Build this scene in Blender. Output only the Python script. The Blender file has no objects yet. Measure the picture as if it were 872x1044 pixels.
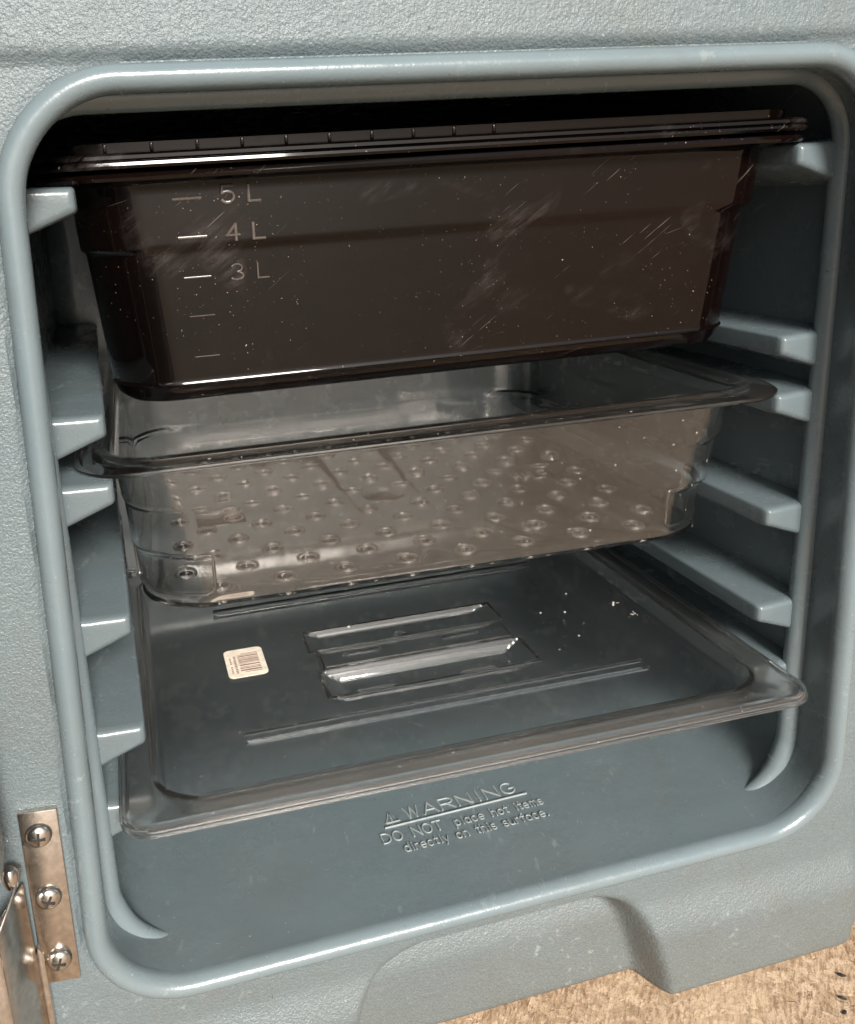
import bpy, bmesh, math, random
from math import pi, sin, cos, sqrt, radians
from mathutils import Vector, Matrix

random.seed(7)
S = 0.001            # everything below is laid out in millimetres
ZG = 104.0           # the board the carrier stands on lies at z = -104 in the carrier's own numbers
sc = bpy.context.scene
C = sc.collection

# ------------------------------------------------------------------ camera
cam_d = bpy.data.cameras.new('camera')
cam = bpy.data.objects.new('camera', cam_d); C.objects.link(cam)
cam.location = (-147.501*S, -319.921*S, (309.422+ZG)*S)
cam.rotation_mode = 'XYZ'
cam.rotation_euler = (1.29155, 0.06093, -0.24616)
cam_d.sensor_fit = 'HORIZONTAL'; cam_d.sensor_width = 36.0
cam_d.lens = 895.111/872*36.0
cam_d.shift_x = 115.654/872; cam_d.shift_y = -75.495/872
cam_d.clip_start = 0.01; cam_d.clip_end = 200
sc.camera = cam

# ------------------------------------------------------------------ light
SUN_AZ, SUN_EL = radians(176), radians(29)     # azimuth from +Y clockwise (front right), elevation
w = bpy.data.worlds.new('World'); sc.world = w; w.use_nodes = True
nt = w.node_tree; nt.nodes.clear()
sky = nt.nodes.new('ShaderNodeTexSky'); sky.sky_type = 'NISHITA'; sky.sun_disc = False
sky.sun_elevation = SUN_EL; sky.sun_rotation = SUN_AZ; sky.dust_density = 4; sky.air_density = 1.0
hs = nt.nodes.new('ShaderNodeHueSaturation'); hs.inputs['Saturation'].default_value = 0.35
bg = nt.nodes.new('ShaderNodeBackground'); bg.inputs['Strength'].default_value = 0.05
wo = nt.nodes.new('ShaderNodeOutputWorld')
nt.links.new(sky.outputs[0], hs.inputs['Color']); nt.links.new(hs.outputs[0], bg.inputs['Color'])
nt.links.new(bg.outputs[0], wo.inputs['Surface'])
sd = bpy.data.lights.new('sun', 'SUN'); sun = bpy.data.objects.new('sun', sd); C.objects.link(sun)
sd.energy = 3.6; sd.angle = radians(15); sd.color = (1.0, 0.945, 0.87)
dirv = Vector((sin(SUN_AZ)*cos(SUN_EL), cos(SUN_AZ)*cos(SUN_EL), sin(SUN_EL)))
sun.rotation_euler = dirv.to_track_quat('Z', 'Y').to_euler()
sc.view_settings.view_transform = 'Standard'; sc.view_settings.look = 'None'
sc.view_settings.exposure = 0.95; sc.view_settings.gamma = 1.0
sc.cycles.max_bounces = 24; sc.cycles.transmission_bounces = 20; sc.cycles.glossy_bounces = 8
sc.cycles.diffuse_bounces = 5; sc.cycles.transparent_max_bounces = 16
sc.cycles.use_denoising = True
sc.cycles.sample_clamp_indirect = 6.0
sc.cycles.blur_glossy = 0.3

# ------------------------------------------------------------------ materials
class NT:
    def __init__(s, name):
        s.m = bpy.data.materials.new(name); s.m.use_nodes = True
        s.t = s.m.node_tree; s.b = s.t.nodes['Principled BSDF']; s.out = s.t.nodes['Material Output']
        s.co = s.t.nodes.new('ShaderNodeTexCoord').outputs['Object']
    def n(s, typ, **k):
        nd = s.t.nodes.new('ShaderNode'+typ)
        for a, v in k.items():
            if a in nd.inputs: s.set(nd.inputs[a], v)
            else: setattr(nd, a, v)
        return nd
    def set(s, sock, v):
        if hasattr(v, 'is_output'): s.t.links.new(v, sock)
        else: sock.default_value = v
    def noise(s, scale, detail=4, rough=.55, co=None, dist=0.0):
        nd = s.n('TexNoise', Scale=scale, Detail=detail, Roughness=rough, Distortion=dist)
        s.t.links.new(co or s.co, nd.inputs['Vector']); return nd.outputs['Fac']
    def ramp(s, v, a, b, ca=(0,0,0,1), cb=(1,1,1,1)):
        nd = s.n('ValToRGB', Fac=v); e = nd.color_ramp.elements
        e[0].position = a; e[1].position = b; e[0].color = ca; e[1].color = cb
        return nd.outputs['Color']
    def mix(s, f, a, b, mode='MIX'):
        nd = s.t.nodes.new('ShaderNodeMix'); nd.data_type = 'RGBA'; nd.blend_type = mode
        s.set(nd.inputs['Factor'], f); s.set(nd.inputs[6], a); s.set(nd.inputs[7], b); return nd.outputs[2]
    def math(s, op, a, b=0.0, clamp=False):
        nd = s.t.nodes.new('ShaderNodeMath'); nd.operation = op; nd.use_clamp = clamp
        s.set(nd.inputs[0], a); s.set(nd.inputs[1], b); return nd.outputs[0]
    def mapping(s, scale, rot=(0,0,0)):
        r = s.n('Mapping'); r.inputs['Rotation'].default_value = rot; s.t.links.new(s.co, r.inputs['Vector'])
        nd = s.n('Mapping'); nd.inputs['Scale'].default_value = scale
        s.t.links.new(r.outputs['Vector'], nd.inputs['Vector']); return nd.outputs['Vector']
    def bump(s, h, strength, dist, normal=None):
        nd = s.n('Bump', Height=h, Strength=strength, Distance=dist)
        if normal: s.t.links.new(normal, nd.inputs['Normal'])
        return nd.outputs['Normal']
    def p(s, **k):
        for a, v in k.items(): s.set(s.b.inputs[a.replace('_', ' ')], v)

BLUE = (0.205, 0.262, 0.282, 1)
def plastic(name, pebble, lift=1.0):
    t = NT(name)
    big = t.noise(9, 4, .6); k = (.83 if pebble else .86)*lift
    col = t.mix(t.ramp(big, .35, .7), (.113*k, .148*k, .164*k, 1), (.133*k, .165*k, .177*k, 1))
    # grime: brownish film in soft patches, heavier on the foot, its colour darkened to paint shade there too
    grime = t.ramp(t.noise(14, 6, .7, dist=.6), .50, .72)
    gz = t.math('MULTIPLY', grime, .30 if pebble else .16)
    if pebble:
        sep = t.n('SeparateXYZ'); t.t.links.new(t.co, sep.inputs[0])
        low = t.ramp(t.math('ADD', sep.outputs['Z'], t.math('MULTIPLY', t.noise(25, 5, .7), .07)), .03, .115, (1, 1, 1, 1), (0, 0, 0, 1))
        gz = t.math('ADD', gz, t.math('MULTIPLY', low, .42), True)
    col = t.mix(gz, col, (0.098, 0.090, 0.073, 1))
    # pale scuffs where pans and hands rub
    mp = t.mapping((1, .12, 1), (.3, 0, .2)); sc1 = t.ramp(t.noise(170, 4, .65, co=mp), .60, .70)
    patch = t.ramp(t.noise(20, 4, .6), .50, .62)
    scuff = t.math('MULTIPLY', sc1, patch)
    col = t.mix(t.math('MULTIPLY', scuff, .45), col, (.30, .33, .33, 1))
    fine = t.noise(1500, 2, .7)
    if pebble: col = t.mix(t.math('MULTIPLY', t.ramp(fine, .45, .7), .25), col, (.27, .29, .28, 1))
    speck = t.ramp(t.noise(560, 2, .5), .745, .78)
    col = t.mix(t.math('MULTIPLY', speck, .5), col, (0.42, 0.42, 0.39, 1))
    dk = t.ramp(t.noise(260, 2, .6), .755, .79)
    col = t.mix(t.math('MULTIPLY', dk, .7), col, (0.05, 0.04, 0.03, 1))
    rg = t.math('MULTIPLY_ADD', t.noise(40, 6, .7), .34); rg.node.inputs[2].default_value = .08 if not pebble else .26
    rg = t.math('ADD', rg, t.math('MULTIPLY', scuff, .15))
    t.p(Base_Color=col, Roughness=rg, IOR=1.52)
    if pebble:
        nrm = t.bump(t.noise(950, 2, .6), .75, .0007)
        nrm = t.bump(t.noise(330, 3, .5), .45, .0008, nrm)
    else:
        nrm = t.bump(t.noise(900, 2, .5), .22, .0003)
        nrm = t.bump(t.noise(120, 4, .6), .30, .0006, nrm)
        nrm = t.bump(t.noise(32, 3, .5), .35, .0016, nrm)
    t.p(Normal=nrm)
    return t.m
M = {}
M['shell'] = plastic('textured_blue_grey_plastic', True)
M['liner'] = plastic('smooth_blue_grey_plastic', False)
M['front_lit'] = plastic('front_lit_blue_grey_plastic', False, 1.3)   # paler liner plastic: the front light on rim and rib is painted in

def clear(name, haze, tint, scr=1.0):
    t = NT(name)
    sm = t.ramp(t.noise(22, 6, .7, dist=.3), .35, .95)
    mp = t.mapping((1.0, 9.0, 2.0), (0, 0, .6))
    sc_ = t.ramp(t.noise(300, 5, .7, co=mp), .62, .80)
    r = t.math('ADD', t.math('MULTIPLY', sm, .10*min(scr, 1)), t.math('MULTIPLY', sc_, .08 if scr < 1.5 else 0.0))
    r = t.math('ADD', r, haze)
    t.p(Base_Color=tint, Roughness=r, IOR=1.62, Transmission_Weight=1.0)
    t.p(Normal=t.bump(t.noise(9, 1, .5), .04, .0010))
    # dust grains and a faint film lying on the surface
    dust = t.ramp(t.noise(430, 2, .5), .735, .765)
    df = t.n('BsdfDiffuse'); df.inputs['Color'].default_value = (.55, .52, .48, 1)
    film = t.math('MULTIPLY', t.ramp(t.noise(7, 5, .6, dist=.5), .3, .8), .011*scr*scr)
    f = t.math('ADD', t.math('MULTIPLY', dust, .55), film, True)
    mx = t.n('MixShader'); t.set(mx.inputs[0], f)
    t.t.links.new(t.b.outputs[0], mx.inputs[1]); t.t.links.new(df.outputs[0], mx.inputs[2])
    t.t.links.new(mx.outputs[0], t.out.inputs['Surface'])
    return t.m
M['clear_pan'] = clear('clear_polycarbonate', .015, (.965, .955, .945, 1))
M['clear_lid'] = clear('clear_polycarbonate_lid', .035, (.93, .93, .925, 1), 1.4)

M['flange'] = clear('frosted_polycarbonate_flange', .13, (.90, .885, .87, 1), 2.2)
M['hole_rim'] = clear('highlit_polycarbonate', .12, (.96, .95, .94, 1), 3.6)  # extra pale film paints the lit crescents of the hole rims
def black(name):
    t = NT(name)
    # finger smears: a few soft curved patches broken up by fine wiping streaks
    sm = t.ramp(t.noise(17, 3, .5, dist=1.2), .58, .74)
    mp = t.mapping((1, 1, 5), (0, .6, 0))
    st = t.ramp(t.noise(60, 6, .75, co=mp, dist=.4), .42, .72)
    smear = t.math('MULTIPLY', sm, st)
    haze = t.ramp(t.noise(6, 3, .5), .45, .75)
    cluster = t.ramp(t.noise(28, 3, .6), .40, .66)
    grains = t.math('MULTIPLY', t.ramp(t.noise(1150, 1.5, .5), .74, .765), cluster)
    sp2 = t.ramp(t.noise(430, 1.5, .5), .785, .80)
    gr = t.math('MAXIMUM', grains, sp2)
    col = t.mix(t.math('MULTIPLY', haze, .5), (.0015, .0009, .0008, 1), (.0075, .0028, .0020, 1))
    col = t.mix(t.math('MULTIPLY', smear, .50), col, (.080, .066, .064, 1))
    col = t.mix(t.math('MULTIPLY', gr, .9), col, (.30, .22, .16, 1))
    mps = t.mapping((1.5, 1, 55), (0, .65, 0)); mp2 = t.mapping((1.5, 1, 60), (0, .25, 0))
    scr = t.math('MAXIMUM', t.ramp(t.noise(16, 3, .6, co=mps), .69, .71), t.ramp(t.noise(15, 3, .6, co=mp2), .72, .74))
    scm = t.math('MULTIPLY', scr, t.ramp(t.noise(9, 2, .5), .48, .62))
    col = t.mix(t.math('MULTIPLY', scm, .45), col, (.17, .14, .12, 1))
    r = t.math('ADD', t.math('MULTIPLY', smear, .25), t.math('MULTIPLY', gr, .5)); r = t.math('ADD', r, .05)
    t.p(Base_Color=col, Roughness=r, IOR=1.36)
    t.p(Normal=t.bump(t.noise(10, 2, .5), .10, .0015))
    return t.m
M['black'] = black('black_glossy_polycarbonate')

def simple(name, col, rough, metal=0.0, bump=0):
    t = NT(name)
    c = t.mix(t.ramp(t.noise(300, 4, .6), .35, .7), col, tuple(x*.72 for x in col[:3])+(1,))
    rr = t.math('MULTIPLY_ADD', t.noise(160, 4, .6), .25); rr.node.inputs[2].default_value = rough
    t.p(Base_Color=c, Roughness=rr, Metallic=metal)
    if bump: t.p(Normal=t.bump(t.noise(500, 3, .5), .25, bump))
    return t.m
M['steel'] = simple('worn_stainless_steel', (.62, .57, .52, 1), .10, 1.0, .0002)
M['dark'] = simple('slot_shade', (.02, .018, .016, 1), .5)
M['mark'] = simple('glinting_raised_marking', (.085, .07, .062, 1), .12)  # the glints on the litre strokes are painted as a paler tone
M['label'] = simple('cream_paper_label', (.80, .72, .60, 1), .5)
M['ink'] = simple('faded_brown_print', (.26, .15, .13, 1), .5)
M['grit'] = simple('black_grit', (.012, .01, .009, 1), .6)
M['frost'] = simple('frosted_clear_marking', (.17, .15, .135, 1), .2)

def board():
    t = NT('particle_board')
    def flakes(scale, rot, st):
        v = t.n('TexVoronoi', Scale=scale); v.inputs['Randomness'].default_value = 1
        mp = t.mapping((1, st, 1), (0, 0, rot)); 
        wob = t.n('TexNoise', Scale=40, Detail=3); t.t.links.new(t.co, wob.inputs['Vector'])
        ad = t.n('VectorMath', operation='MULTIPLY_ADD'); t.t.links.new(wob.outputs['Color'], ad.inputs[0])
        ad.inputs[1].default_value = (.012, .012, 0); t.t.links.new(mp, ad.inputs[2])
        t.t.links.new(ad.outputs[0], v.inputs['Vector'])
        s2 = t.n('SeparateColor'); t.t.links.new(v.outputs['Color'], s2.inputs[0])
        return s2.outputs[0], v.outputs['Distance']
    a, da = flakes(240, .5, .30); b, db = flakes(300, 1.9, .28); c3, dc = flakes(480, -.5, .35)
    pick = t.ramp(t.noise(45, 3, .6), .47, .53); pick2 = t.ramp(t.noise(60, 3, .6, dist=.5), .55, .60)
    f = t.mix(pick, a, b); f = t.mix(pick2, f, c3)
    col = t.ramp(f, 0, 1, (.37, .25, .155, 1), (.62, .455, .315, 1))
    grain = t.noise(900, 4, .75); fib = t.noise(500, 4, .75, co=t.mapping((1, .25, 1), (0, 0, .7)))
    col = t.mix(t.math('MULTIPLY', t.ramp(fib, .47, .62), .80), col, (.16, .085, .04, 1))
    col = t.mix(t.math('MULTIPLY', t.ramp(grain, .52, .64), .70), col, (.13, .07, .035, 1))
    col = t.mix(t.math('MULTIPLY', t.ramp(t.noise(12, 4, .6), .4, .7), .35), col, (.62, .47, .32, 1))
    gap = t.ramp(t.noise(14, 3, .6, co=t.mapping((1.2, 34, 1), (0, 0, 1.0))), .70, .72)
    col = t.mix(t.math('MULTIPLY', gap, .55), col, (.14, .08, .04, 1))
    h = t.math('ADD', f, t.math('MULTIPLY', fib, .8)); h = t.math('ADD', h, t.math('MULTIPLY', gap, -.8))
    t.p(Base_Color=col, Roughness=.65, Normal=t.bump(h, .7, .0008))
    return t.m
M['board'] = board()

# ------------------------------------------------------------------ helpers
def link(name, me, mat, parent=None):
    o = bpy.data.objects.new(name, me); C.objects.link(o)
    if mat: me.materials.clear(); me.materials.append(mat)
    if parent: o.parent = parent
    return o
def mesh(name, vs, fs, mat, parent=None, sharp=35, off=(0, 0, 0), recalc=True):
    me = bpy.data.meshes.new(name)
    me.from_pydata([((v[0]-off[0])*S, (v[1]-off[1])*S, (v[2]-off[2])*S) for v in vs], [], fs)
    me.validate()
    if recalc:
        bm = bmesh.new(); bm.from_mesh(me); bmesh.ops.recalc_face_normals(bm, faces=bm.faces); bm.to_mesh(me); bm.free()
    me.polygons.foreach_set('use_smooth', [True]*len(me.polygons))
    me.set_sharp_from_angle(angle=radians(sharp))
    return link(name, me, mat, parent)
def thing(name, label, cat, loc, rz=0, group=None):
    o = bpy.data.objects.new(name, None); C.objects.link(o); o.empty_display_size = .02
    o.location = (loc[0]*S, loc[1]*S, (loc[2]+ZG)*S); o.rotation_euler = (0, 0, rz)
    o['label'] = label; o['category'] = cat
    if group: o['group'] = group
    return o
def rr(hx, hy, r, n=8, m=6, cx=0, cy=0):
    """rounded rectangle, starting mid-arc of the (-,-) corner, counter-clockwise; 4*(n+m) points"""
    pts = []
    cs = [(-1, -1, 225), (1, -1, 315), (1, 1, 45), (-1, 1, 135)]
    for k in range(4):
        sx, sy, a0 = cs[k]; sx2, sy2, a1 = cs[(k+1) % 4]
        h = n//2
        for i in range(h+1):
            a = radians(a0+45*i/h); pts.append((cx+sx*(hx-r)+r*cos(a), cy+sy*(hy-r)+r*sin(a)))
        p0 = pts[-1]
        a = radians(a1-45); q0 = (cx+sx2*(hx-r)+r*cos(a), cy+sy2*(hy-r)+r*sin(a))
        for i in range(1, m): pts.append((p0[0]+(q0[0]-p0[0])*i/m, p0[1]+(q0[1]-p0[1])*i/m))
        for i in range(h):
            a = radians(a1-45+45*i/h); pts.append((cx+sx2*(hx-r)+r*cos(a), cy+sy2*(hy-r)+r*sin(a)))
    return pts
def loft(loops, cap0=True, cap1=True, closed=False):
    vs, fs = [], []; N = len(loops[0])
    for L in loops: vs += list(L)
    K = len(loops)
    for k in range(K if closed else K-1):
        a, b = k*N, ((k+1) % K)*N
        for i in range(N):
            j = (i+1) % N; fs.append((a+i, a+j, b+j, b+i))
    if not closed:
        if cap0: fs.append(tuple(range(N))[::-1])
        if cap1: fs.append(tuple((K-1)*N+i for i in range(N)))
    return vs, fs
def prof(entries, n=16, m=8):
    # extra loops close to each end of a tall wall keep its shading flat
    E2 = [entries[0]]
    for a, b in zip(entries, entries[1:]):
        if abs(b[3]-a[3]) > 8:
            for k in (1.2/abs(b[3]-a[3]), .5, 1-1.2/abs(b[3]-a[3])): E2.append(tuple(a[q]+(b[q]-a[q])*k for q in range(4)))
        E2.append(b)
    entries = E2
    return [[(x, y, z) for x, y in rr(hx, hy, r, n, m)] for hx, hy, r, z in entries]
def box(x0, x1, y0, y1, z0, z1):
    v = [(x, y, z) for z in (z0, z1) for y in (y0, y1) for x in (x0, x1)]
    return v, [(0, 2, 3, 1), (4, 5, 7, 6), (0, 1, 5, 4), (2, 6, 7, 3), (0, 4, 6, 2), (1, 3, 7, 5)]
def join(*parts):
    V, F = [], []
    for v, f in parts:
        o = len(V); V += list(v); F += [tuple(i+o for i in q) for q in f]
    return V, F
def bev(name, vf, mat, parent, w, seg=3, off=(0, 0, 0), sharp=40):
    o = mesh(name, vf[0], vf[1], mat, parent, sharp, off)
    bm = bmesh.new(); bm.from_mesh(o.data)
    es = [e for e in bm.edges if len(e.link_faces) == 2 and e.calc_face_angle() > radians(25)]
    bmesh.ops.bevel(bm, geom=es, offset=w*S, segments=seg, profile=.5, affect='EDGES', clamp_overlap=True)
    bm.to_mesh(o.data); bm.free()
    o.data.polygons.foreach_set('use_smooth', [True]*len(o.data.polygons)); o.data.set_sharp_from_angle(angle=radians(sharp))
    return o
def tube(pts, r, n=8, rads=None, cap=True):
    pts = [Vector(p) for p in pts]; loops = []; prev = None
    for i, p in enumerate(pts):
        t = (pts[min(i+1, len(pts)-1)]-pts[max(i-1, 0)]).normalized()
        if prev is None:
            up = Vector((0, 0, 1)) if abs(t.z) < .8 else Vector((0, 1, 0)); u = t.cross(up).normalized()
        else: u = (prev - t*prev.dot(t)).normalized()
        prev = u; v = t.cross(u); R = rads[i] if rads else r
        loops.append([tuple(p+(u*cos(2*pi*k/n)+v*sin(2*pi*k/n))*R) for k in range(n)])
    return loft(loops, cap, cap)
def ss(a, b, x):
    t = min(1, max(0, (x-a)/(b-a))); return t*t*(3-2*t)
def sdbox(x, y, cx, cy, hx, hy, r):
    qx, qy = abs(x-cx)-hx+r, abs(y-cy)-hy+r
    return min(max(qx, qy), 0)+sqrt(max(qx, 0)**2+max(qy, 0)**2)-r

# single-stroke lettering: every glyph on a 4 x 6 cell
def arc(cx, cy, rx, ry, a0, a1, n=10): return [(cx+rx*cos(radians(a0+(a1-a0)*i/n)), cy+ry*sin(radians(a0+(a1-a0)*i/n))) for i in range(n+1)]
G = {
 'W': [[(0, 6), (1, 0), (2, 6), (3, 0), (4, 6)]], 'A': [[(0, 0), (2, 6), (4, 0)], [(.7, 2), (3.3, 2)]],
 'R': [[(0, 0), (0, 6), (2.4, 6)]+arc(2.4, 4.5, 1.5, 1.5, 90, -90)+[(0, 3)], [(2, 3), (4, 0)]],
 'N': [[(0, 0), (0, 6), (4, 0), (4, 6)]], 'I': [[(1, 0), (1, 6)]],
 'G': [arc(2, 3, 2, 3, 50, 330, 18)+[(3.9, 2.8), (2.3, 2.8)]],
 'D': [[(0, 0), (0, 6), (1.6, 6)]+arc(1.6, 3, 2.4, 3, 90, -90, 14)+[(0, 0)]],
 'O': [arc(2, 3, 2.1, 3, 90, 450, 22)], 'T': [[(0, 6), (4, 6)], [(2, 6), (2, 0)]],
 'L': [[(0, 6), (0, 0), (3, 0)]], 'H': [[(0, 0), (0, 6)], [(3.6, 0), (3.6, 6)], [(0, 3), (3.6, 3)]],
 'F': [[(0, 0), (0, 6), (3.4, 6)], [(0, 3.2), (2.8, 3.2)]],
 'p': [[(0, 4), (0, -1.8)], arc(1.5, 2, 1.5, 2, 180, 540, 16)], 'l': [[(.6, 0), (.6, 6)]],
 'a': [arc(1.5, 2, 1.5, 2, 0, 360, 16), [(3, 4), (3, 0)]], 'c': [arc(1.6, 2, 1.6, 2, 50, 310, 12)],
 'e': [[(0, 2), (3.1, 2)]+arc(1.6, 2, 1.6, 2, 0, 305, 14)], 'h': [[(0, 0), (0, 6)], [(0, 2.4)]+arc(1.5, 2.4, 1.5, 1.6, 180, 0, 8)+[(3, 0)]],
 'o': [arc(1.6, 2, 1.6, 2, 90, 450, 16)], 't': [[(1, 6), (1, .5), (2, 0)], [(0, 4), (2.2, 4)]], 'i': [[(.6, 0), (.6, 4)], [(.6, 5.4), (.6, 5.9)]],
 'm': [[(0, 0), (0, 4)], [(0, 2.7)]+arc(1, 2.9, 1, 1.1, 180, 0, 6)+[(2, 0)], [(2, 2.7)]+arc(3, 2.9, 1, 1.1, 180, 0, 6)+[(4, 0)]],
 's': [arc(1.4, 3, 1.2, 1, 30, 270, 9)[:-1]+arc(1.4, 1, 1.3, 1, 90, -160, 9)], 'd': [arc(1.5, 2, 1.5, 2, 0, 360, 16), [(3, 6), (3, 0)]],
 'r': [[(0, 0), (0, 4)], [(0, 2.4)]+arc(1.4, 2.4, 1.4, 1.6, 180, 60, 6)], 'y': [[(0, 4), (1.6, 0)], [(3.2, 4), (1, -1.8)]],
 'n': [[(0, 0), (0, 4)], [(0, 2.4)]+arc(1.5, 2.4, 1.5, 1.6, 180, 0, 8)+[(3, 0)]], 'u': [[(0, 4)]+arc(1.5, 1.6, 1.5, 1.6, 180, 360, 8)+[(3, 4)], [(3, 4), (3, 0)]],
 'f': [[(1, 0), (1, 5)]+arc(1.9, 5, .9, 1, 180, 60, 5), [(0, 4), (2.4, 4)]], '.': [[(.4, 0), (.4, .3)]],
 '5': [[(3.6, 6), (.4, 6), (.2, 3.5)]+arc(1.8, 2, 1.9, 2, 110, -150, 12)], '4': [[(2.8, 0), (2.8, 6), (0, 1.8), (3.9, 1.8)]],
 '3': [arc(1.7, 4.5, 1.6, 1.5, 150, -80, 9)+arc(1.7, 1.5, 1.9, 1.5, 85, -150, 10)], '1': [[(.8, 4.8), (2, 6), (2, 0)]], '2': [arc(1.8, 4.3, 1.8, 1.7, 160, -20, 9)+[(0, 0), (3.8, 0)]],
 '/': [[(0, 0), (3, 6)]],
}
ADV = {'W': 5.4, 'A': 5.2, 'R': 5.3, 'N': 5.4, 'I': 3, 'G': 5.4, 'D': 5.5, 'O': 5.5, 'T': 5.3, 'L': 4.4, 'i': 2.2, 'l': 2.2, 'm': 5.4, 't': 3.4, 'f': 3.6, 'r': 3.6, 's': 4, '.': 1.6, ' ': 4}
def lettering(text, x, y, h, radius, to3, n=6, track=1.0, width=None):
    adv = sum(ADV.get(c, 4.6) for c in text)*track; sx = (width/adv) if width else h/6
    parts = []; cx = 0
    for c in text:
        for st in G.get(c, []):
            pts = [to3(x+(cx+a)*sx, y+b*h/6) for a, b in st]
            for q in range(len(pts)-1):
                p0, p1 = Vector(pts[q]), Vector(pts[q+1]); dd = (p1-p0).normalized()*radius*.45
                parts.append(tube([p0-dd, p1+dd], radius, n))
        cx += ADV.get(c, 4.6)*track
    return join(*parts)

# ================================================================== SETTING
me_v, me_f = [(-6000, -6000, -ZG), (6000, -6000, -ZG), (6000, 6000, -ZG), (-6000, 6000, -ZG)], [(0, 1, 2, 3)]
g = mesh('ground', me_v, me_f, M['board'], off=(0, 0, -ZG)); g['kind'] = 'structure'

# ================================================================== FOOD CARRIER
CO = (0, 140, -ZG)
carrier = thing('food_carrier', 'blue-grey insulated plastic food carrier with its front open, standing on particle board', 'food carrier', CO)
RZ0, RZ1 = -18.5, 346.5      # rim centreline heights
RC, RH = (RZ0+RZ1)/2, (RZ1-RZ0)/2
def wfac(z, x=0): return (181.5-0.033*max(-40, min(360, z)))/176.0
def rim_sd(x, z): return sdbox(x/wfac(z, x), z, 0, RC, 176, RH, 38)
# ---- body: front sheet as a height field, outer shell behind it
X0, X1, Z0, Z1 = -232, 214, -104, 424
stp = 2.0
nx, nz = int((X1-X0)/stp), int((Z1-Z0)/stp+.5)
def face_y(x, z):
    y = -8.5
    y += 2.4*(1-ss(4.6, 7.0, rim_sd(x, z)))*(1-.75*ss(300, 340, z))           # crease where the face meets the rim bead
    y -= 2.6*ss(352.6, 355.0, z)                       # the header stands proud of the opening's surround
    y -= 6.0*(1-ss(-64, -40, z+0.012*x))             # foot band
    a = sdbox(x, z, 5, -106, 79+9*ss(-60, -104, z), 73, 40)
    low = 1-ss(-11, 2, a)
    y += 20.0*low
    d = min(x-X0, X1-x)
    if d < 14: y += 14-sqrt(max(0, 196-(14-d)**2))
    d = z-Z0
    if d < 5: y += 5-sqrt(max(0, 25-(5-d)**2))
    dc = sdbox(x, z, (X0+X1)/2, (Z0+Z1)/2, (X1-X0)/2, (Z1-Z0)/2, 18)
    return y
vs, fs, idx = [], [], {}
for j in range(nz+1):
    for i in range(nx+1):
        x, z = X0+(X1-X0)*i/nx, Z0+(Z1-Z0)*j/nz
        y = face_y(x, z)
        # round the lower outer corners of the foot
        px = x; pz = z
        for cx_, s_ in ((X1, 1), (X0, -1)):
            ex = (x-(cx_-s_*16))*s_; ez = (Z0+16)-z
            if ex > 0 and ez > 0:
                L = max(ex, ez); D = sqrt(ex*ex+ez*ez)
                if D > 0: k = L/D; px = cx_-s_*16+s_*ex*k; pz = Z0+16-ez*k
        idx[i, j] = len(vs); vs.append((px, y, pz))
for j in range(nz):
    for i in range(nx):
        xm, zm = X0+(X1-X0)*(i+.5)/nx, Z0+(Z1-Z0)*(j+.5)/nz
        if rim_sd(xm, zm) > 1.5: fs.append((idx[i, j], idx[i+1, j], idx[i+1, j+1], idx[i, j+1]))
bd = [idx[i, 0] for i in range(nx+1)]+[idx[nx, j] for j in range(1, nz+1)]+[idx[i, nz] for i in range(nx-1, -1, -1)]+[idx[0, j] for j in range(nz-1, 0, -1)]
b0 = len(vs)
for k in bd: vs.append((vs[k][0], 350, vs[k][2]))
N = len(bd)
for k in range(N): fs.append((bd[k], b0+k, b0+(k+1) % N, bd[(k+1) % N]))
fs.append(tuple(b0+k for k in range(N)))
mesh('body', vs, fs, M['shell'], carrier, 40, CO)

# ---- rim bead and cavity liner
def oloop(y, off, blend=1.0, dx=0, up=0):
    pts = rr(176+off+dx, RH+off, 38+off*.9, 24, 24, 0, RC)
    return [(x*(1+(wfac(z, x)-1)*blend), y, z+up*ss(250, 330, z)) for x, z in pts]
lp = [oloop(-3, 6.2), oloop(-6.2, 5.4)]
for k in range(11):
    a = pi*k/10; lp.append(oloop(-9.8-6.2*sin(a), 4.7*cos(a)))
lp.append(oloop(-7.5, -4.3))
v, f = loft(lp, False, False)
mesh('rim', v, f, M['front_lit'], carrier, 50, CO)
def cl(y, hx, z0, z1, r, blend): 
    pts = rr(hx, (z1-z0)/2, r, 24, 24, 0, (z0+z1)/2)
    return [(x*(1+(wfac(z, x)-1)*blend), y, z) for x, z in pts]
lp = [cl(-10.8, 171.5, -14.0, 342.0, 33, 1), cl(-6, 171.8, -13.9, 342.2, 33, .95), cl(0, 172.9, -13.6, 342.8, 32, .8), cl(7, 174.8, -13.2, 343.4, 32, .5), cl(20, 177, -12.6, 344, 30, .1), cl(60, 177, -12, 344, 30, 0),
      cl(180, 177, -12, 343, 30, 0), cl(276, 176, -12, 342, 30, 0)]
for k in range(1, 7):
    a = pi/2*k/6; e = 14*(1-cos(a)); lp.append(cl(276+14*sin(a), 176-e, -12+e, 342-e, 30-e*.6, 0))
v, f = loft(lp, False, True)
mesh('liner', v, f, M['liner'], carrier, 50, CO, recalc=False)
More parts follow.
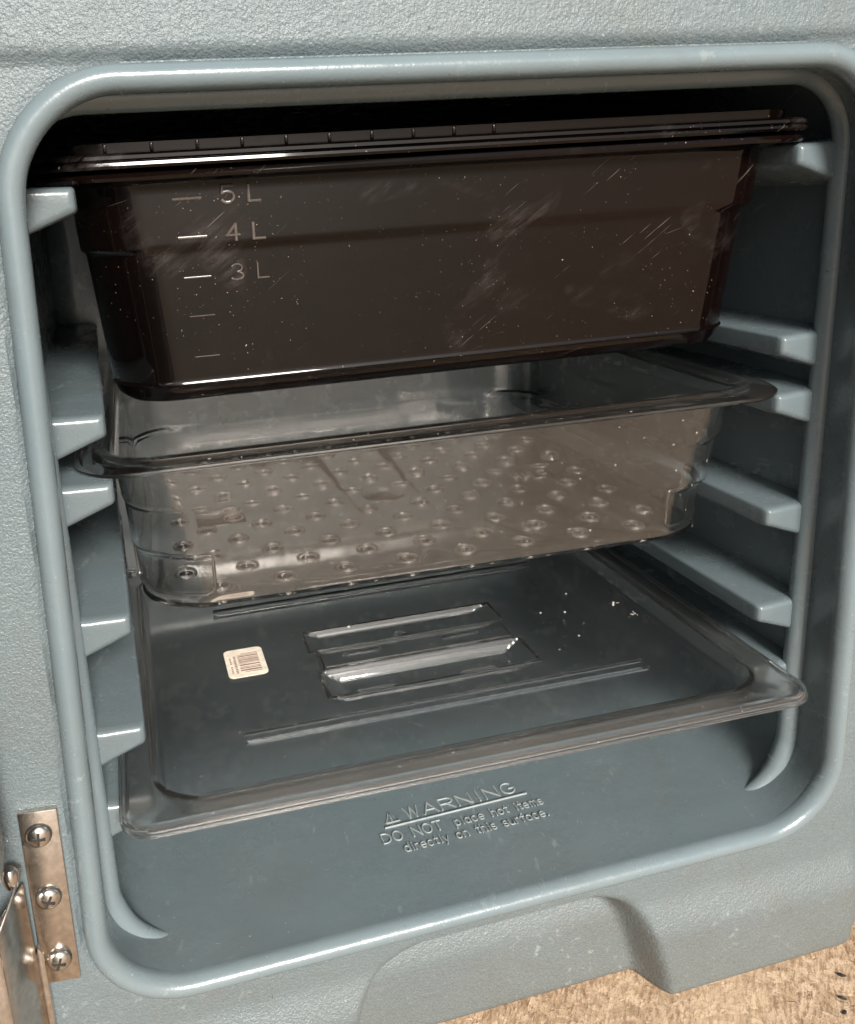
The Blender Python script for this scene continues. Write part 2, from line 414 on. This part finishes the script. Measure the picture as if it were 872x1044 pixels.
# ---- the rib that runs round just inside the opening and dies out in the floor
path = []; rads = []
def rib_pt(x, z, dy=0): path.append((x*(1+(wfac(z)-1)*.1), 14+dy, z))
R = 30; hx, z0, z1 = 175.5, -12, 343.5
for i in range(15):
    a = radians(268-i*(88)/14); k = max(0, 1-i/11); e = 6.2*k**1.2; r_ = R+e
    rib_pt(-hx+R+r_*cos(a), z0+R+r_*sin(a), -1.5*k)
for i in range(1, 24): rib_pt(-hx, z0+R+(z1-z0-2*R)*i/24)
for i in range(13):
    a = radians(180-i*90/12); rib_pt(-hx+R+R*cos(a), z1-R+R*sin(a))
for i in range(1, 12): rib_pt(-hx+R+(2*hx-2*R)*i/12, z1)
for i in range(13):
    a = radians(90-i*90/12); rib_pt(hx-R+R*cos(a), z1-R+R*sin(a))
for i in range(1, 24): rib_pt(hx, z1-R-(z1-z0-2*R)*i/24)
for i in range(15):
    a = radians(-i*88/14); k = max(0, (i-3)/11); e = 6.2*k**1.2; r_ = R+e
    rib_pt(hx-R+r_*cos(a), z0+R+r_*sin(a))
rads = [5.4-1.6*max(0, 1-min(i, len(path)-1-i)/9) for i in range(len(path))]
v, f = tube(path, 5.6, 14, rads)
mesh('support_rib', v, f, M['front_lit'], carrier, 60, CO)

# ---- moulded shelf rails: one left, one right, then copies
RAILZ = [314.5, 231.0, 203.6, 147.0, 95.5, 59.6]
def rail_mesh(s):
    n0 = []
    prof_ = [(0, 2.5), (10, .6), (27, 0), (27, -9), (0, -19)]
    loops = []
    for y, k, ins in ((13, .86, 1.4), (14.5, .95, .5), (17, 1, 0), (90, 1, 0), (200, 1, 0), (282, 1, 0)):
        loops.append([(s*(178-4*0-x*1.0+(ins if x > 5 else 0)), y, (z-(ins if z > -1 else 0)+(ins if z < -1 else 0))) for x, z in prof_])
    return loft(loops)
protos = {}
for i, z in enumerate(RAILZ):
    for s in (-1, 1):
        if s not in protos:
            o = bev('shelf_rail', rail_mesh(s), M['liner'], carrier, 4.0, 5, (0, 0, 0), 60)
            protos[s] = o
        else:
            o = protos[s].copy(); C.objects.link(o); o.parent = carrier
        o.location = (0, -CO[1]*S, (z+ZG)*S)

# ---- moulded warning
FZ = -11.9
TA = radians(1.2)
def floor_pt(x, y):
    return (x, y, FZ)
def fp(u, v_):    # u right, v_ away from the viewer
    return (3+u*cos(TA)-v_*sin(TA), 24+u*sin(TA)+v_*cos(TA), FZ)
tri = [(-38.5, 25.6), (-31.4, 25.6), (-35, 33.2), (-38.5, 25.6)]
parts = [lettering('WARNING', -27, 25.4, 8.0, .50, fp, 8, width=66),
         tube([fp(a, b) for a, b in tri], .6, 6),
         tube([fp(-40.5, 22.6), fp(40.5, 22.6)], .7, 6),
         tube([fp(-35, 31), fp(-35, 28.2)], .45, 6), tube([fp(-35, 27.3), fp(-35, 26.9)], .5, 6),
         lettering('DO NOT', -44.5, 12.2, 6.6, .45, fp, 8, width=34),
         lettering('place hot items', -5, 12.2, 5.6, .38, fp, 8, width=51),
         lettering('directly on this surface.', -36, 3.4, 5.6, .38, fp, 8, width=80)]
v, f = join(*parts)
M['letter'] = simple('highlit_raised_plastic', (.25, .28, .285, 1), .25)  # paler than the floor: light caught by raised strokes is in this colour
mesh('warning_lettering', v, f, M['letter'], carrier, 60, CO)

# ---- hinge on the left, three screws
hy = -7.2
def quadbox(pts, y0, y1):
    v = [(x, y0, z) for x, z in pts]+[(x, y1, z) for x, z in pts]; n = len(pts)
    return v, [tuple(range(n)), tuple(range(n, 2*n))[::-1]]+[(i, (i+1) % n, n+(i+1) % n, n+i) for i in range(n)]
HINGE_AT = (.7*S, -4.2*S, 3.4*S)
hinge = bev('hinge', quadbox([(-205, -2.6), (-190.3, -4.0), (-188.8, 79.0), (-203.6, 80.2)], hy, hy+3.0), M['steel'], carrier, .5, 2, CO)
hoff = CO
def sub(name, vf, mat, w=.3, seg=2, parent=hinge):
    return bev(name, vf, mat, parent, w, seg, CO)
def screw_mesh():
    loops = []
    for k in range(7):
        a = pi/2*k/6; loops.append([(5.2*cos(a)*cos(t*pi/12)+0, -3.4*sin(a)**.8 if k else 0, 5.2*cos(a)*sin(t*pi/12)) for t in range(24)] if k < 6 else [(.6*cos(t*pi/12), -3.42, .6*sin(t*pi/12)) for t in range(24)])
    v, f = loft(loops)
    return v, f
scr0 = None
for (sx, sz, rot) in ((-196.9, 69.2, .1), (-197.2, 39.5, .5), (-197.3, 8.6, .35)):
    if scr0 is None:
        v, f = screw_mesh(); scr0 = mesh('screw', v, f, M['steel'], hinge, 60); s_ = scr0
        v, f = join(box(-2.6, 2.6, -3.75, -2.4, -.5, .5), box(-.5, .5, -3.70, -2.4, -2.6, 2.6))
        cr0 = mesh('screw_slot_shade', v, f, M['dark'], None); crs = [(cr0, s_)]
    else:
        s_ = scr0.copy(); C.objects.link(s_); s_.parent = hinge
        crs.append((None, s_))
    s_.location = ((sx-CO[0])*S, (hy-CO[1])*S, (sz-CO[2])*S); s_.rotation_euler = (0, rot, 0)
# the cross slots are near-black bars in each screw's own mesh, painting their shade
bpy.data.objects.remove(cr0)
sm_ = scr0.data
sm_.materials.append(M['dark'])
bm = bmesh.new(); bm.from_mesh(sm_)
v, f = join(box(-2.7, 2.7, -3.62, -2.2, -.48, .48), box(-.48, .48, -3.60, -2.2, -2.7, 2.7))
bvs = [bm.verts.new((a*S, b*S, c*S)) for a, b, c in v]
for q in f:
    nf = bm.faces.new([bvs[i] for i in q]); nf.material_index = 1
bmesh.ops.recalc_face_normals(bm, faces=bm.faces); bm.to_mesh(sm_); bm.free()
sub('hinge_leaf', quadbox([(-206.5, -75), (-203.5, -75), (-202.6, 14), (-204.6, 18), (-206.4, 12)], hy-2, hy+3.0), M['steel'], .6)
sub('hinge_leaf', ([(-205.5, -9.5, -75), (-205.5, -9.5, 50), (-216, -32, 50), (-216, -32, -75), (-206.4, -9.0, -75), (-206.4, -9.0, 50), (-217, -31.5, 50), (-217, -31.5, -75)],
     [(0, 1, 2, 3), (7, 6, 5, 4), (0, 4, 5, 1), (1, 5, 6, 2), (2, 6, 7, 3), (3, 7, 4, 0)]), M['steel'], .2)
sub('hinge_leaf', quadbox([(-232, -75), (-213.5, -75), (-213.0, 40), (-214.4, 50), (-232, 50)], -34, -32), M['steel'], .5)
v, f = tube([(-208.6, -14, 54), (-208.6, -14, 57), (-208.6, -14, 60), (-208.6, -14, 62)], 3, 14, [2.4, 3.2, 3.2, 2.0]); mesh('hinge_pin', v, f, M['steel'], hinge, 50, CO)
v, f = tube([(-205.5, -11, 59), (-206.2, -14, 57), (-210, -22, 51), (-215, -30, 44), (-217, -33, 40)], .7, 8); mesh('spring_wire', v, f, M['steel'], hinge, 50, CO)

hinge.location = HINGE_AT
# ---- door, folded right back to the left: only the corner of its edge shows
def rot_door(vs_, a=radians(-4), px=-222, py=-22):
    return [(px+(x-px)*cos(a)-(y-py)*sin(a), py+(x-px)*sin(a)+(y-py)*cos(a), z) for x, y, z in vs_]
v, f = box(-285, -228, -455, -26, -70, 400)
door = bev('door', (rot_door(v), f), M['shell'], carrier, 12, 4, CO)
Lp = [[(x_, y-240, z+165) for y, z in rr(hy_, hz_, 30, 12, 8)] for x_, hy_, hz_ in ((-230, 182, 186), (-226, 180, 184), (-221, 172, 176), (-219.5, 166, 170))]
v, f = loft(Lp); mesh('door_panel', rot_door(v), f, M['liner'], door, 50, CO)
v, f = loft([[(x-220.3, y-34, z+5) for x, y in rr(hx_, hy_, 9.5*hx_/14.5, 12, 4)] for hx_, hy_, z in ((6, 5, 66), (11, 9, 68.5), (13.6, 12, 73), (14.5, 13, 79), (14.5, 13, 200), (14.5, 13, 380))])
mesh('door_edge', v, f, M['liner'], door, 50, CO)

# ================================================================== PANS
def pan(entries_out, entries_in, name, mat, parent, extra=None):
    L = prof(entries_out+entries_in, 16, 10)
    v, f = loft(L)
    return v, f
def tz(z0, e): return [(a, b, c, z-z0) for a, b, c, z in e]

# ---- black pan: base 227.5, flange 315-319
BP = thing('food_pan', 'black glossy deep food pan with litre marks, hanging on the topmost rails', 'food pan', (0, 11.5+130, 227.5), -.0243)
out = [(134, 104, 18, 227.5), (138, 108, 21, 228.1), (141.8, 111.5, 28, 230.6), (143.3, 113.0, 29, 234.4), (144.3, 114.0, 29, 235.6), (143.7, 113.4, 29, 236.8), (147.9, 118.2, 29.5, 287.2), (148.2, 118.5, 29, 288.6), (149.8, 120.2, 27, 290.4), (150.0, 120.4, 27, 292), (151.1, 121.5, 26, 311), (152.0, 122.3, 25, 313.6),
       (154.5, 124.4, 21, 315), (160.5, 130.5, 24, 314.9), (162.3, 132.3, 25, 315.3), (162.9, 132.9, 25, 316.4), (162.3, 132.3, 25, 317.8), (160, 130, 24, 318.4)]
inn = [(152, 122, 20, 318.2), (150, 120, 18, 317), (149, 119, 18, 313), (147.4, 117.5, 22, 290), (145.2, 115.5, 25, 287), (141, 111, 26, 236), (136, 105, 18, 230.5)]
v, f = pan(tz(227.5, out), tz(227.5, inn), 'pan_body', M['black'], BP)
mesh('pan_body', v, f, M['black'], BP, 40)
def wall_y(z):   # front wall of the black pan in its own frame (z above its base)
    if z < 60: return -(113.2+(118.2-113.2)*(z-7.5)/(52.2))
    return -(120.6+1.1*(z-64.5)/19)
def bw(dx): return lambda a, b: (a, wall_y(b)-.15, b)
marks = []
for (z, ch, x0, wd) in ((80.3, '5', -113.5, 11), (66.2, '4', -112.6, 11), (50.8, '3', -111.6, 10.5), (35.5, '', -110.8, 10), (19, '', -110.2, 10)):
    marks.append(tube([(x0, wall_y(z)-.1, z), (x0+wd, wall_y(z)-.1, z)], {'5': .62, '4': .55, '3': .38}.get(ch, .26), 6))
    if ch:
        marks.append(lettering(ch, x0+18.5, z-2.2, 6.0, .62 if ch != '3' else .42, bw(0), width=6.0))
        marks.append(lettering('L', x0+29, z-2.2, 6.0, .62 if ch != '3' else .42, bw(0), width=6.4))
v, f = join(*marks); mesh('litre_marks', v, f, M['mark'], BP, 60)

# ---- its lid
BL = thing('pan_lid', 'black ribbed lid lying on top of the black food pan under the carrier roof', 'pan lid', (0, 11.5+130, 318.6), -.0243)
out = [(158, 128, 22, 319.0), (162.8, 132.8, 24, 319.6), (163.6, 133.6, 24.5, 320.6), (163.4, 133.4, 24.5, 321.6), (162.4, 132.4, 24, 322.1), (163.3, 133.3, 24.5, 322.8), (163.2, 133.2, 24.5, 324.0), (161.8, 131.8, 24, 324.9),
       (158, 128, 22, 325.1), (156, 126, 21, 325.6), (156.2, 126.2, 21, 328.6), (154, 124, 20, 329.2), (150, 120, 19, 329), (146, 116, 17, 325.2)]
inn = [(144, 114, 16, 323), (148, 118, 18, 326.4), (153, 123, 19, 326.4), (153.5, 123.5, 20, 322), (157, 127, 22, 321.5)]
L = prof(tz(318.6, out+[(100, 80, 12, 325.2)]), 16, 10)
v1, f1 = loft(L, True, True)
mesh('lid_body', v1, f1, M['black'], BL, 40)
tk = []
for k in range(-8, 2):
    x = k*16.6-3
    tk.append(box(x-.7, x+.7, -126.7, -124.2, 325.4-318.6, 328.4-318.6))
v, f = join(*tk)
bev('lid_ribs', (v, f), M['black'], BL, .4, 2)

# ---- clear colander pan: base z 133, flange 204-208
ZC = 131.0
CP = thing('colander_pan', 'clear plastic pan with a perforated bottom, on the rails below the black pan', 'colander pan', (0, 11.1+132.5, ZC), -.0362)
o_ = [(134, 103, 26, 131.0), (138.5, 107.5, 28, 131.4), (141.3, 110.3, 30, 133.2), (141.8, 111.6, 36, 136.5), (142.8, 113.9, 36, 157), (143.0, 114.03, 35.5, 158.2), (143.4, 114.17, 29, 159.4), (143.5, 114.3, 28.5, 160.5), (144.5, 116.6, 28, 181.5), (144.7, 116.7, 27.5, 182.4), (145.0, 116.85, 24.5, 183.6), (145.2, 117.0, 24, 184.8),
      (146.3, 118.8, 23, 200.5), (147.5, 119.9, 22.5, 203.0), (151.5, 122.7, 22, 204.2), (159.8, 129.4, 24, 204.0), (161.9, 131.8, 25, 203.6), (162.8, 132.6, 25.5, 204.4), (162.7, 132.5, 25.5, 205.6), (161.2, 131.0, 25, 206.8), (156, 125.8, 23, 207.4), (153.8, 123.6, 22, 208.3), (149.6, 121.0, 21, 208.3)]
i_ = [(147.4, 119.0, 19, 206.8), (144.4, 116.6, 20, 203), (142.6, 114.4, 22.5, 184.6), (142.4, 114.2, 23, 182.8), (142.0, 113.95, 26, 180.6), (141.0, 111.7, 26.5, 160.6), (140.7, 111.5, 27, 159), (140.2, 111.3, 33, 157), (139.3, 109.1, 34, 137.5), (138.8, 108.0, 27.5, 134.8), (135.5, 104.5, 26, 133.6)]
v, f = loft(prof(tz(ZC, o_+i_), 20, 10))
cp = mesh('pan_body', v, f, M['clear_pan'], CP, 40)
# drain holes: bosses round each hole, then the holes are cut through
holes = []
for j in range(-5, 6):
    for i in range(-8, 9):
        if (i+j) % 2 == 0: 
            x, y = i*15.1, j*17.6-2
            if abs(x) > 125 or abs(y) > 97 or (i == 0 and j == 0): continue
            if (i, j) in ((-6, 0), (6, 0)): continue
            holes.append((x, y))
bm = bmesh.new()
for x, y in holes:
    bmesh.ops.create_cone(bm, cap_ends=True, segments=16, radius1=2.6*S, radius2=4.3*S, depth=8*S, matrix=Matrix.Translation((x*S, y*S, 1.7*S)))
cm = bpy.data.meshes.new('cut'); bm.to_mesh(cm); bm.free()
co = bpy.data.objects.new('cut', cm); C.objects.link(co)
md = cp.modifiers.new('holes', 'BOOLEAN'); md.operation = 'DIFFERENCE'; md.solver = 'EXACT'
co.parent = CP; md.object = co
bpy.context.view_layer.update()
dg = bpy.context.evaluated_depsgraph_get()
nm = bpy.data.meshes.new_from_object(cp.evaluated_get(dg))
cp.modifiers.clear(); cp.data = nm; nm.materials.clear(); nm.materials.append(M['clear_pan'])
bpy.data.objects.remove(co)
nm.polygons.foreach_set('use_smooth', [True]*len(nm.polygons)); nm.set_sharp_from_angle(angle=radians(40))
rings = []
for x, y in holes:
    loops = []
    for k in range(20):
        t = 2*pi*k/20
        loops.append([(x+cos(t)*(5.0+.9*cos(q*pi/3)), y+sin(t)*(5.0+1.0*cos(q*pi/3)), 2.8+1.0*sin(q*pi/3)) for q in range(6)])
    rings.append(loft(loops, closed=True))
v, f = join(*rings); hr = mesh('hole_rims', v, f, M['hole_rim'], CP, 80); 
# centre disc, moulded marks in the bottom
lo = []
for r_, z_ in ((12.5, 2.4), (12.2, 3.3), (10.5, 3.6), (4, 3.7), (2.2, 4.2), (.6, 4.3)): lo.append([(r_*cos(t*pi/16), r_*sin(t*pi/16)+1, z_) for t in range(32)])
v, f = loft(lo); mesh('centre_disc', v, f, M['clear_pan'], CP, 60)
def cpz(z): return lambda a, b: (a, b, z)
v, f = join(lettering('HALF', 80, -7, 12, .55, cpz(3.0), width=24))
mesh('moulded_marking', v, f, M['frost'], CP, 60)
pv, pf = box(-110, -83, -14, 10, 2.2, 3.1)
rings = []
for cx_, cy_ in ((-89.5, 4), (-89.5, -7)):
    rings.append(tube([(cx_+5.2*cos(t*pi/10), cy_+4.6*sin(t*pi/10), 3.3) for t in range(21)], .5, 6))
    rings.append(tube([(cx_+2.6*cos(t*pi/5+.4), cy_+2.4*sin(t*pi/5+.4), 3.3) for t in range(8)], .45, 6))
    rings.append(tube([(cx_-3, cy_-1, 3.3), (cx_+3, cy_+1, 3.3)], .45, 6))
rings.append(tube([(-106, 4, 3.3), (-97, 4, 3.3)], .5, 6))
v, f = join(*rings); mesh('moulded_marking', v, f, M['frost'], CP, 60)
bev('marking_plate', (pv, pf), M['clear_pan'], CP, .3, 2)
# the stacking pads moulded round the two lower front corners
for s_ in (-1, 1):
    pp = []
    def cpt(a, z, k=0): 
        g_ = (z-5.5)/25*1.7
        return (s_*(105.8+(36.4+g_*.6+k)*abs(cos(radians(a)))), -75.6-(36.4+g_+k)*abs(sin(radians(a))), z)
    for a, z in [(262-3*i, 28.2) for i in range(24)]+[(188, 27.5), (187, 26), (187, 12), (188, 9.2)]+[(190+3*i, 8.4) for i in range(24)]+[(263.5, 10), (264.5, 12), (264.5, 25), (263.5, 27.4), (262, 28.2)]: pp.append(cpt(a-180, z))
    v, f = tube(pp, .7, 8); mesh('corner_pad', v, f, M['clear_pan'], CP, 60)
# ---- clear lid on the lowest rails
ZL = 59.8
LD = thing('pan_lid', 'clear flat lid with a moulded handle, lying on the lowest rails', 'pan lid', (0, -13.8+130, ZL), -.0236)
def lid_h(x, y):      # height of the panel's top above the lip's bottom edge
    h = -3.0
    for yc in (66, 58.5, -68, -75.5):
        d = max(abs(y-yc), abs(x-3)-106); h += .9*max(0, 1-max(0, d)/.85)
    # two wells with straight sloping sides and the grip bar between them
    for y0_, y1_, dp in ((-2.5, 19.5, 3.2), (-50.0, -26.0, 5.5)):
        a = min(y-y0_, y1_-y)/(dp*.42); b = min(x+56, 60-x)/10.0; c = min(a, b, 1.0)
        if c > 0: h -= dp*c
        e = min(min(y-y0_, y1_-y), min(x+56, 60-x))
        if -1.2 < e < 0: h += .6*(1-abs(e+.6)/.6)
    e = min(min(y+25.2, -3.3-y), min(x+54, 58-x))
    if e > 0: h += min(1.8, e*1.2)
    for xc in (-29, 29):
        d = sdbox(x, y, xc, -14, 10, 1.1, .5); h += .7*(1-ss(-.4, .4, d))
        d = sdbox(x, y, xc, -41, 10, 1.2, .5); h += .8*(1-ss(-.4, .4, d))
    d = sqrt(x*x+(y-7)**2); h += 1.2*(1-ss(1, 4, d))
    pass
    return h
NA, NB = 400, 320     # panel grid
def pan_loop(hx_, hy_, r, z):
    # perimeter points that match the grid's border: corner, bottom side, right side, top side, left side
    pts = []
    def side(c0, c1, n, ang0):
        # from mid-arc of corner c0 to mid-arc of corner c1
        ax, ay = c0; bx, by = c1
        L = abs(bx-ax)+abs(by-ay); al = r*pi/4; tot = L+2*al; res = []
        for i in range(n):
            s = tot*i/n
            if s < al: a = ang0+(pi/4)*(s/al); res.append((ax+r*cos(a), ay+r*sin(a)))
            elif s < al+L:
                k = (s-al)/L; a = ang0+pi/4; res.append((ax+(bx-ax)*k+r*cos(a), ay+(by-ay)*k+r*sin(a)))
            else: a = ang0+pi/4+(pi/4)*((s-al-L)/al); res.append((bx+r*cos(a), by+r*sin(a)))
        return res
    q = [(-hx_+r, -hy_+r), (hx_-r, -hy_+r), (hx_-r, hy_-r), (-hx_+r, hy_-r)]
    pts += side(q[0], q[1], NA, radians(225)); pts += side(q[1], q[2], NB, radians(315))
    pts += side(q[2], q[3], NA, radians(45)); pts += side(q[3], q[0], NB, radians(135))
    return [(x, y, z) for x, y in pts]
ph, pd, pr = 141.5, 111.5, 20
top = [(161.2, 131.2, 12, 0), (162.6, 132.6, 13, .3), (163.2, 133.2, 13.5, 1.4), (163.2, 133.2, 13.5, 2.3), (162.0, 132.0, 13, 2.9), (162.7, 132.7, 13, 3.7), (162.5, 132.5, 13, 4.9), (161.5, 131.5, 12.5, 5.6), (159, 129, 11, 5.9),
       (148.6, 118.6, 20, 6.1), (147.0, 117.0, 20, 5.4), (146.0, 116.0, 20, 4.0), (144.2, 114.2, 20, -1.4), (143.3, 113.3, 20, -2.7)]
bot = [(160.4, 130.4, 11, .2), (160.0, 130.0, 11, 2.4), (158.6, 128.6, 11, 3.2), (150.4, 120.4, 20, 3.2), (148.8, 118.8, 20, 2.6), (146.4, 116.4, 20, -3.6), (144.8, 114.8, 20, -5.3)]
per = pan_loop(ph, pd, pr, 0); NP = len(per)
loops = [pan_loop(a, b, c, z) for a, b, c, z in reversed(bot)]+[pan_loop(a, b, c, z) for a, b, c, z in top]
vs, fs = loft(loops, False, False)
def grid(sgn, th):
    idx = {}
    B = per[:NA]; Rr = per[NA:NA+NB]; T = per[NA+NB:2*NA+NB]; Lf = per[2*NA+NB:]
    bt = B+[Rr[0]]; rt = Rr+[T[0]]; tp = (T+[Lf[0]])[::-1]; lf = (Lf+[B[0]])[::-1]
    border = []
    for j in range(NB+1):
        for i in range(NA+1):
            u, w_ = i/NA, j/NB
            x = (1-w_)*bt[i][0]+w_*tp[i][0]+(1-u)*lf[j][0]+u*rt[j][0]-((1-u)*(1-w_)*bt[0][0]+u*(1-w_)*bt[NA][0]+(1-u)*w_*tp[0][0]+u*w_*tp[NA][0])
            y = (1-w_)*bt[i][1]+w_*tp[i][1]+(1-u)*lf[j][1]+u*rt[j][1]-((1-u)*(1-w_)*bt[0][1]+u*(1-w_)*bt[NA][1]+(1-u)*w_*tp[0][1]+u*w_*tp[NA][1])
            k = ss(0, .10, min(u, 1-u, w_, 1-w_)); x = x*(1-k)+(-ph+2*ph*u)*k; y = y*(1-k)+(-pd+2*pd*w_)*k
            idx[i, j] = len(vs); vs.append((x, y, lid_h(x, y)-th))
    for j in range(NB):
        for i in range(NA): fs.append((idx[i, j], idx[i+1, j], idx[i+1, j+1], idx[i, j+1]))
    return [idx[i, 0] for i in range(NA)]+[idx[NA, j] for j in range(NB)]+[idx[NA-i, NB] for i in range(NA)]+[idx[0, NB-j] for j in range(NB)]
bt_ = grid(1, 0); bb_ = grid(-1, 2.6)
lastl = (len(loops)-1)*NP
for k in range(NP):
    k2 = (k+1) % NP
    fs.append((lastl+k, lastl+k2, bt_[k2], bt_[k])); fs.append((k, k2, bb_[k2], bb_[k]))
nfl = (len(loops)-1)*NP
lo_ = mesh('lid_body', vs, fs, M['clear_lid'], LD, 24)
lo_.data.materials.append(M['flange'])
for p_ in lo_.data.polygons:
    if p_.index < nfl and max(abs(p_.center.x)*1000-146.5, abs(p_.center.y)*1000-116.5) > 0: p_.material_index = 1

# barcode sticker on the lid
ST = thing('barcode_sticker', 'small cream barcode sticker with rounded corners on the left of the clear lid', 'sticker', (0, -13.8+130, ZL), -.0236)
sa = radians(0)
lo = [[(x-93.3, y-2.2, z) for x, y in rr(10.9, 15.1, 3.2, 12, 3)] for z in (-2.95+.12, -2.95+.38)]
v, f = loft(lo); mesh('paper', v, f, M['label'], ST, 40)
bars = []; y = 7.4; k = 0
zb = -2.95+.42
for wd, gap in ((.5, .9), (.4, .7), (1.1, .9), (.5, .6), (.4, .5), (.9, .6), (.5, .5), (.7, .6), (.4, 1.3), (1.2, 1.3), (.5, .7), (.8, 1.0), (1.4, .9), (.6, .5)):
    x0 = -97 + (2.2 if k % 13 in (0,) else 0); x1 = -85.5
    bars.append(box(x0, x1, y-wd, y, zb-.03, zb+.03)); y -= wd+gap; k += 1
for i in range(11): bars.append(box(-99.6, -98.3, 5.5-i*1.75-1.0, 5.5-i*1.75, zb-.03, zb+.03))
for i in range(9):
    if i != 4: bars.append(box(-101.9, -100.9, 4.0-i*1.9-1.1, 4.0-i*1.9, zb-.03, zb+.03))
v, f = join(*bars); mesh('barcode', v, f, M['ink'], ST, 40)

# dried water spots on the lid: tiny glassy beads
dr = []
M['scale'] = simple('dried_lime_spot', (.62, .58, .54, 1), .25)
for cx_, cy_, n_, sp in ((131, -7, 8, 1.6), (135, -20, 7, 2.2), (100, 5, 3, 14), (85, -27, 3, 12)):
    for i in range(n_):
        x, y = cx_+random.gauss(0, sp), cy_+random.gauss(0, sp); r_ = random.uniform(.25, .8)
        if abs(x) > 140: x = 139
        z = lid_h(x, y)
        dr.append(loft([[(x+r_*cos(t*pi/4)*c_, y+r_*sin(t*pi/4)*c_, z-.05+r_*.45*s_) for t in range(8)] for c_, s_ in ((1, 0), (.8, .6), (.35, .95))]))
for v, f in dr: mesh('dried_droplet', v, f, M['scale'], LD, 60)

# ================================================================== grit on the board
def nugget(sz, a):
    lo = []
    for k in range(5):
        t = k/4; r_ = sz*sin(pi*(.12+.8*t))
        ring = []
        for q in range(8):
            ex, ey = r_*1.6*cos(q*pi/4), r_*.75*sin(q*pi/4); j = random.uniform(.7, 1.25)
            ring.append(((ex*cos(a)-ey*sin(a))*j, (ex*sin(a)+ey*cos(a))*j, -.15+sz*1.0*t))
        lo.append(ring)
    return loft(lo)
for x, y, s_, a, lab in ((185, -28, 1.5, -.6, 'largest black crumb of grit on the particle board, nearest the carrier foot'),
                         (175.1, -38.8, 1.35, -.8, 'narrow black crumb of grit on the particle board, middle one of three'),
                         (169.6, -45.8, 1.1, .3, 'smallest black crumb of grit on the particle board, farthest from the carrier')):
    v, f = nugget(s_, a)
    o = mesh('grit', v, f, M['grit'], None, 30)
    o.location = (x*S, y*S, 0); o['label'] = lab; o['category'] = 'grit'; o['group'] = 'black crumbs on the board'
